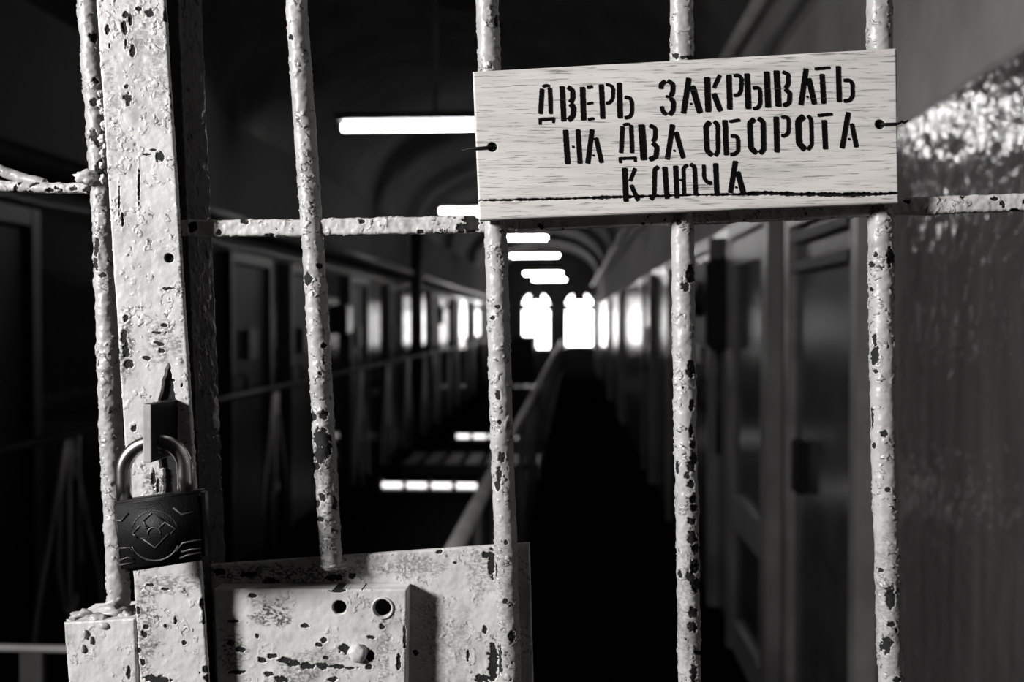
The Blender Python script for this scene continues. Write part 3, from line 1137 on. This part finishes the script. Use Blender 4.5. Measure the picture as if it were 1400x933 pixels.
wl_ = MB().tube([SP(675, 201, -.003), SP(670, 201, .0012), SP(660, 202, .0012), SP(648, 203, .001), P(640, 203.5, .6425), P(636, 206, .643), P(631, 205, .6435)], .0008, 8)
o = tag(wl_.build('wire_tie', M['black'], None, True), "thin dark wire through the sign's left hole, poking out beside the white lamp", 'wire')
wr_ = MB().tube([SP(1202, 170, -.003), SP(1207, 170, .0012), SP(1216, 169.5, .0012), SP(1229, 169, .001), P(1233, 166, .640), P(1236, 168, .641), P(1241, 165.5, .642)], .0008, 8)
o = tag(wr_.build('wire_tie', M['black'], None, True), "thin dark wire through the sign's right hole, poking out over the glossy wall", 'wire')

# ================================================================== LAMPS
LZ = EYE + 1.25


def lamp(x0, x1, Y, label, hw=.045):
    xc = (x0 + x1) / 2
    r = thing('fluorescent_lamp', label, 'lamp', (xc, Y, LZ), 'tube lamps hung across the corridor')
    MB().tube([(x0, Y, LZ), (x1, Y, LZ)], .022, 12).build('tube', M['tube'], r, True)
    MB().box((x0 - .03, Y - hw, LZ + .03), (x1 + .03, Y + hw, LZ + .075), .006).build('housing', M['housing'], r)
    zt = SPR + RISE * math.sqrt(max(0, 1 - ((xc - XC) / HW) ** 2))
    for x in (x0 - .012, x1 + .012):
        MB().box((x - .012, Y - .02, LZ - .024), (x + .012, Y + .02, LZ + .035), .003).build('tube_holder', M['housing'], r)
    MB().tube([(xc, Y, LZ + .07), (xc, Y, zt - .002)], .012, 8).build('rod', M['rail_pale'], r, True)


def lx(px, Y): return (px - VX) / F * Y


L1, L2 = 6.37, 11.2
lamp(lx(467, L1), lx(467, L1) + 1.2, L1, 'lit white tube lamp right beside the left edge of the sign', .11)
lamp(lx(602, L2), lx(602, L2) + 1.2, L2, "lit white tube lamp showing at the sign's lower left corner")
for Y, a, b, lb_ in ((14.9, 676, 747, 'lit white tube lamp just under the lower edge of the sign'), (18.9, 699, 763, 'lit white tube lamp second in the stack under the sign'),
                     (25.8, 717, 768, 'lit white tube lamp third in the stack under the sign'), (29.8, 729, 773, 'lit white tube lamp lowest in the stack, above the windows')):
    lamp(lx(a, Y), lx(b, Y), Y, lb_)


def floor_lamp(x0, x1, Y, label):
    r = thing('guarded_lamp', label, 'lamp', ((x0 + x1) / 2, Y, -.06), 'low lamps across the stairwell')
    MB().tube([(x0, Y, 0), (x1, Y, 0)], .026, 12).build('tube', M['low_tube'], r, True)
    MB().box((x0 - .04, Y - .05, -.075), (x1 + .04, Y + .05, -.035), .006).build('tray', M['housing'], r)
    for k in range(5):
        x = x0 + (x1 - x0) * k / 4
        MB().tube([(x, Y - .05, -.04), (x, Y - .05, .03), (x, Y, .05), (x, Y + .05, .03), (x, Y + .05, -.04)], .025, 8).build('guard_hoop', M['rail_dark'], r, True)


floor_lamp(lx(518, 9.63), lx(655, 9.63), 9.63, 'low lit tube lamp in four bright dashes, the lower one')
floor_lamp(lx(622, 13.8), lx(712, 13.8), 13.8, 'low lit tube lamp crossed by the thin gate bar, the upper one')

# slatted bridges over the stairwell
for Y0, Y1, lb_ in ((11.2, 12.1, 'slatted iron bridge between the two low lamps'), (24.4, 25.2, 'slatted iron bridge far down the stairwell below the windows')):
    r = thing('slatted_bridge', lb_, 'bridge', ((RAILX + LEDGE) / 2, Y0, -.1), 'bridges over the stairwell')
    MB().box((LEDGE + .03, Y0 - .04, -.14), (RAILX - .03, Y0, -.01)).build('beam', M['rail_dark'], r)
    MB().box((LEDGE + .03, Y1, -.14), (RAILX - .03, Y1 + .04, -.01)).build('beam', M['rail_dark'], r)
    sl = MB()
    n = 7
    for k in range(n):
        x = LEDGE + (RAILX - LEDGE) * (k + .5) / n
        sl.box((x - .075, Y0, -.04), (x + .075, Y1, -.012), .004)
    sl.build('slat', M['rail'], r)

# ================================================================== RAILINGS
rr = thing('railing', 'pale handrail on thin posts running away towards the bright windows', 'railing', (RAILX, 2, 0), 'stairwell railings')
MB().tube([(RAILX, 1.9, 1.0), (RAILX, YE, 1.0)], .024, 12).build('handrail', M['rail_pale'], rr, True)
MB().tube([(RAILX, 1.9, .12), (RAILX, YE, .12)], .012, 8).build('bottom_rail', M['rail_dark'], rr, True)
y = 1.93
while y < YE:
    MB().tube([(RAILX, y, 0), (RAILX, y, 1.0)], .017, 8).build('post', M['rail'], rr, True)
    y += 1.36


def ornament(parent, x, y, mat, top=1.16, s=1.0):
    m = MB()
    m.tube([(x, y, top), (x, y, .06)], .009, 6)
    for sg in (-1, 1):
        m.tube([(x, y + sg * .02, top), (x, y + sg * .13, top - .33), (x, y + sg * .24, top - .62), (x, y + sg * .34, top - 1.05)], .009, 6)
        m.tube([(x, y + sg * .015, top - .05), (x, y + sg * .065, top - .22), (x, y + sg * .085, top - .5), (x, y + sg * .04, top - .68), (x, y, top - .7)], .008, 6)
    return m.build('ornament', mat, parent, True)


for k in range(5):
    yy = 1.93 + 1.36 * k + .68
    m = MB()
    m.ball((RAILX, yy, .64), .035, 1, 1, 1, 0)
    m.tube([(RAILX, yy, .12), (RAILX, yy, 1.0)], .008, 6)
    m.tube([(RAILX, yy - .3, .12), (RAILX, yy, .64), (RAILX, yy + .3, .12)], .008, 6)
    m.build('ornament', M['rail'], rr, True)

rl_ = thing('railing', 'dark ornamental railing along the far left side of the stairwell', 'railing', (LEDGE, 2, 0), 'stairwell railings')
MB().tube([(LEDGE, .9, 1.16), (LEDGE, YE, 1.16)], .018, 10).build('handrail', M['rail'], rl_, True)
for k in range(14):
    ornament(rl_, LEDGE, 3.76 - 1.36 + 1.36 * k, M['rail_pale'])
y = 1.1
while y < YE:
    MB().tube([(LEDGE, y, 0), (LEDGE, y, 1.16)], .015, 8).build('post', M['rail_dark'], rl_, True)
    y += 2.72

rc = thing('railing', 'short pale cross rail low behind the corner block of the post', 'railing', (-1.1, 1.83, 0))
zc = float(P(45, 887, 1.83)[2])
MB().tube([(LEDGE + .02, 1.83, zc), (RAILX - .06, 1.83, zc)], .0075, 10).build('handrail', M['rail_pale'], rc, True)
xp = float(P(42, 900, 1.83)[0])
for x in (xp, xp + .75):
    MB().box((x - .022, 1.83, -.10), (x + .022, 1.845, zc - .006)).build('post', M['rail'], rc)
MB().box((LEDGE + .03, 1.80, -.16), (RAILX - .06, 1.88, -.10)).build('beam', M['rail_dark'], rc)

cb2 = thing('cupboard', 'dark low cupboard under the left bright window at the corridor end', 'cupboard', (-1.45, 30.9, 0))
MB().box((-1.78, 30.6, 0), (-1.10, 31.2, 1.16), .01).build('carcass', M['black'], cb2)
MB().box((-1.76, 30.58, .1), (-1.45, 30.6, 1.12), .004).build('door', M['black'], cb2)
MB().box((-1.43, 30.58, .1), (-1.12, 30.6, 1.12), .004).build('door', M['black'], cb2)

# ================================================================== PIPES AND BOXES ON THE WALLS
tag(MB().tube([(.66, YB, 2.72), (.66, YE, 2.72)], .028, 14).build('ceiling_pipe', M['rail_pale'], None, True), 'pale pipe running under the vault along the glossy wall', 'pipe')
tag(MB().tube([(XL + .07, .5, EYE + .30 * 2.13), (XL + .07, YE, EYE + .30 * 2.13)], .05, 14).build('wall_pipe', M['rail'], None, True), 'grey pipe running along the wall above the far row of doors', 'pipe')
tag(MB().tube([(XL + .13, 13.3, 0), (XL + .13, 13.3, 2.85)], .085, 14).build('drain_pipe', M['black'], None, True), 'dark upright pipe on the wall between the far doors', 'pipe')
for Yb, zz, lb_ in ((9.4, 1.62, 'small dark box on the far wall next to the first thin bar'), (16.6, 1.70, 'small dark box on the far wall among the bright reflections')):
    r = thing('wall_box', lb_, 'box', (XL, Yb, zz - .14), 'boxes on the far wall')
    MB().box((XL, Yb - .13, zz - .14), (XL + .09, Yb + .13, zz + .14), .008).build('box', M['black'], r)
    MB().box((XL + .09, Yb - .11, zz - .12), (XL + .098, Yb + .11, zz + .12), .003).build('cover', M['door'], r)
r = thing('switch_box', 'bulky black box high on the wall beyond the panelled door', 'box', (XR - .1, 5.3, 1.46))
MB().box((XR - .15, 5.06, 1.46), (XR, 5.53, 1.92), .02).build('box', M['black'], r)
MB().ball((XR - .15, 5.3, 1.72), .10, .5, 1, 1, .1, 2).build('dome', M['black'], r, True)
MB().tube([(XR - .05, 5.3, 1.46), (XR - .05, 5.3, .9)], .014, 8).build('conduit', M['rail_dark'], r, True)

# ================================================================== DOORS
def cell_door(y0, y1, side, label, kind, top=1.98, group=None):
    x = XR if side > 0 else XL
    s = -side                                                       # into the corridor

    def bx(m, a0, a1, z0, z1, d0, d1, bev=.004):
        xa, xb = sorted((x + s * d0, x + s * d1))
        return m.box((xa, a0, z0), (xb, a1, z1), bev)
    r = thing('cell_door', label, 'door', (x, (y0 + y1) / 2, 0), group)
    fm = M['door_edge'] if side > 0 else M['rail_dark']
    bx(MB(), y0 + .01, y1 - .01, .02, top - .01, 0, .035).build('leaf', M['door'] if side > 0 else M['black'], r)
    f = MB()
    bx(f, y0 - .07, y0, 0, top + .07, 0, .06)
    bx(f, y1, y1 + .07, 0, top + .07, 0, .06)
    bx(f, y0, y1, top, top + .07, 0, .06)
    f.build('frame', fm, r)
    if kind == 'panel':
        st = MB()
        for a0, a1, z0, z1 in ((y0 + .01, y0 + .09, .03, top - .02), (y1 - .09, y1 - .01, .03, top - .02), (y0 + .09, y1 - .09, top - .14, top - .02), (y0 + .09, y1 - .09, .62, .78), (y0 + .09, y1 - .09, .03, .18)):
            bx(st, a0, a1, z0, z1, .035, .055)
        st.build('panel_rail', M['door_edge'], r)
    elif kind == 'plank':
        st = MB()
        for z0 in (top - .16, top - .06):
            bx(st, y0 + .03, y1 - .03, z0, z0 + .035, .035, .06)
        st.build('batten', M['black'], r)
        MB().box((x - .075, y1 - .22, 1.02), (x - .035, y1 - .12, 1.2), .006).build('lock_case', M['black'], r)
    else:
        h = MB()
        bx(h, (y0 + y1) / 2 - .1, (y0 + y1) / 2 + .1, 1.35, 1.55, .035, .06)
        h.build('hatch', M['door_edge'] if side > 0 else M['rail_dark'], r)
        MB().tube([(x + s * .05, y0 + .12, 1.1), (x + s * .09, y0 + .12, 1.12), (x + s * .09, y0 + .12, 1.24), (x + s * .05, y0 + .12, 1.26)], .012, 8).build('handle', M['black'], r, True)
    return r


cell_door(2.80, 3.58, 1, 'dark plank door with two battens at its top, nearest on the glossy wall', 'plank', 1.93)
cell_door(4.03, 4.90, 1, 'panelled dark door with pale stiles beside the plank door', 'panel', 2.0)
GR = 'doors far down the corridor wall on the pipe side'
for a, b, l_ in ((5.68, 6.55, 'dark hatch door just beyond the bulky black box'), (7.15, 8.0, 'dark hatch door mostly behind the third upright bar'), (9.9, 10.8, 'dark hatch door with a pale frame ending at the bright reflections')):
    cell_door(a, b, 1, l_, 'hatch', 2.0)
for yv in (15.6, 20.2, 28.4):
    cell_door(yv, yv + .8, 1, 'dark cell door among bright reflections far along the pipe side wall', 'hatch', 2.0, GR)
GL = 'doors far along the left wall'
Ys = [3.1, 6.25, 7.6, 9.66, 11.8, 15.4, 18.4, 21.6, 24.8, 28.0]
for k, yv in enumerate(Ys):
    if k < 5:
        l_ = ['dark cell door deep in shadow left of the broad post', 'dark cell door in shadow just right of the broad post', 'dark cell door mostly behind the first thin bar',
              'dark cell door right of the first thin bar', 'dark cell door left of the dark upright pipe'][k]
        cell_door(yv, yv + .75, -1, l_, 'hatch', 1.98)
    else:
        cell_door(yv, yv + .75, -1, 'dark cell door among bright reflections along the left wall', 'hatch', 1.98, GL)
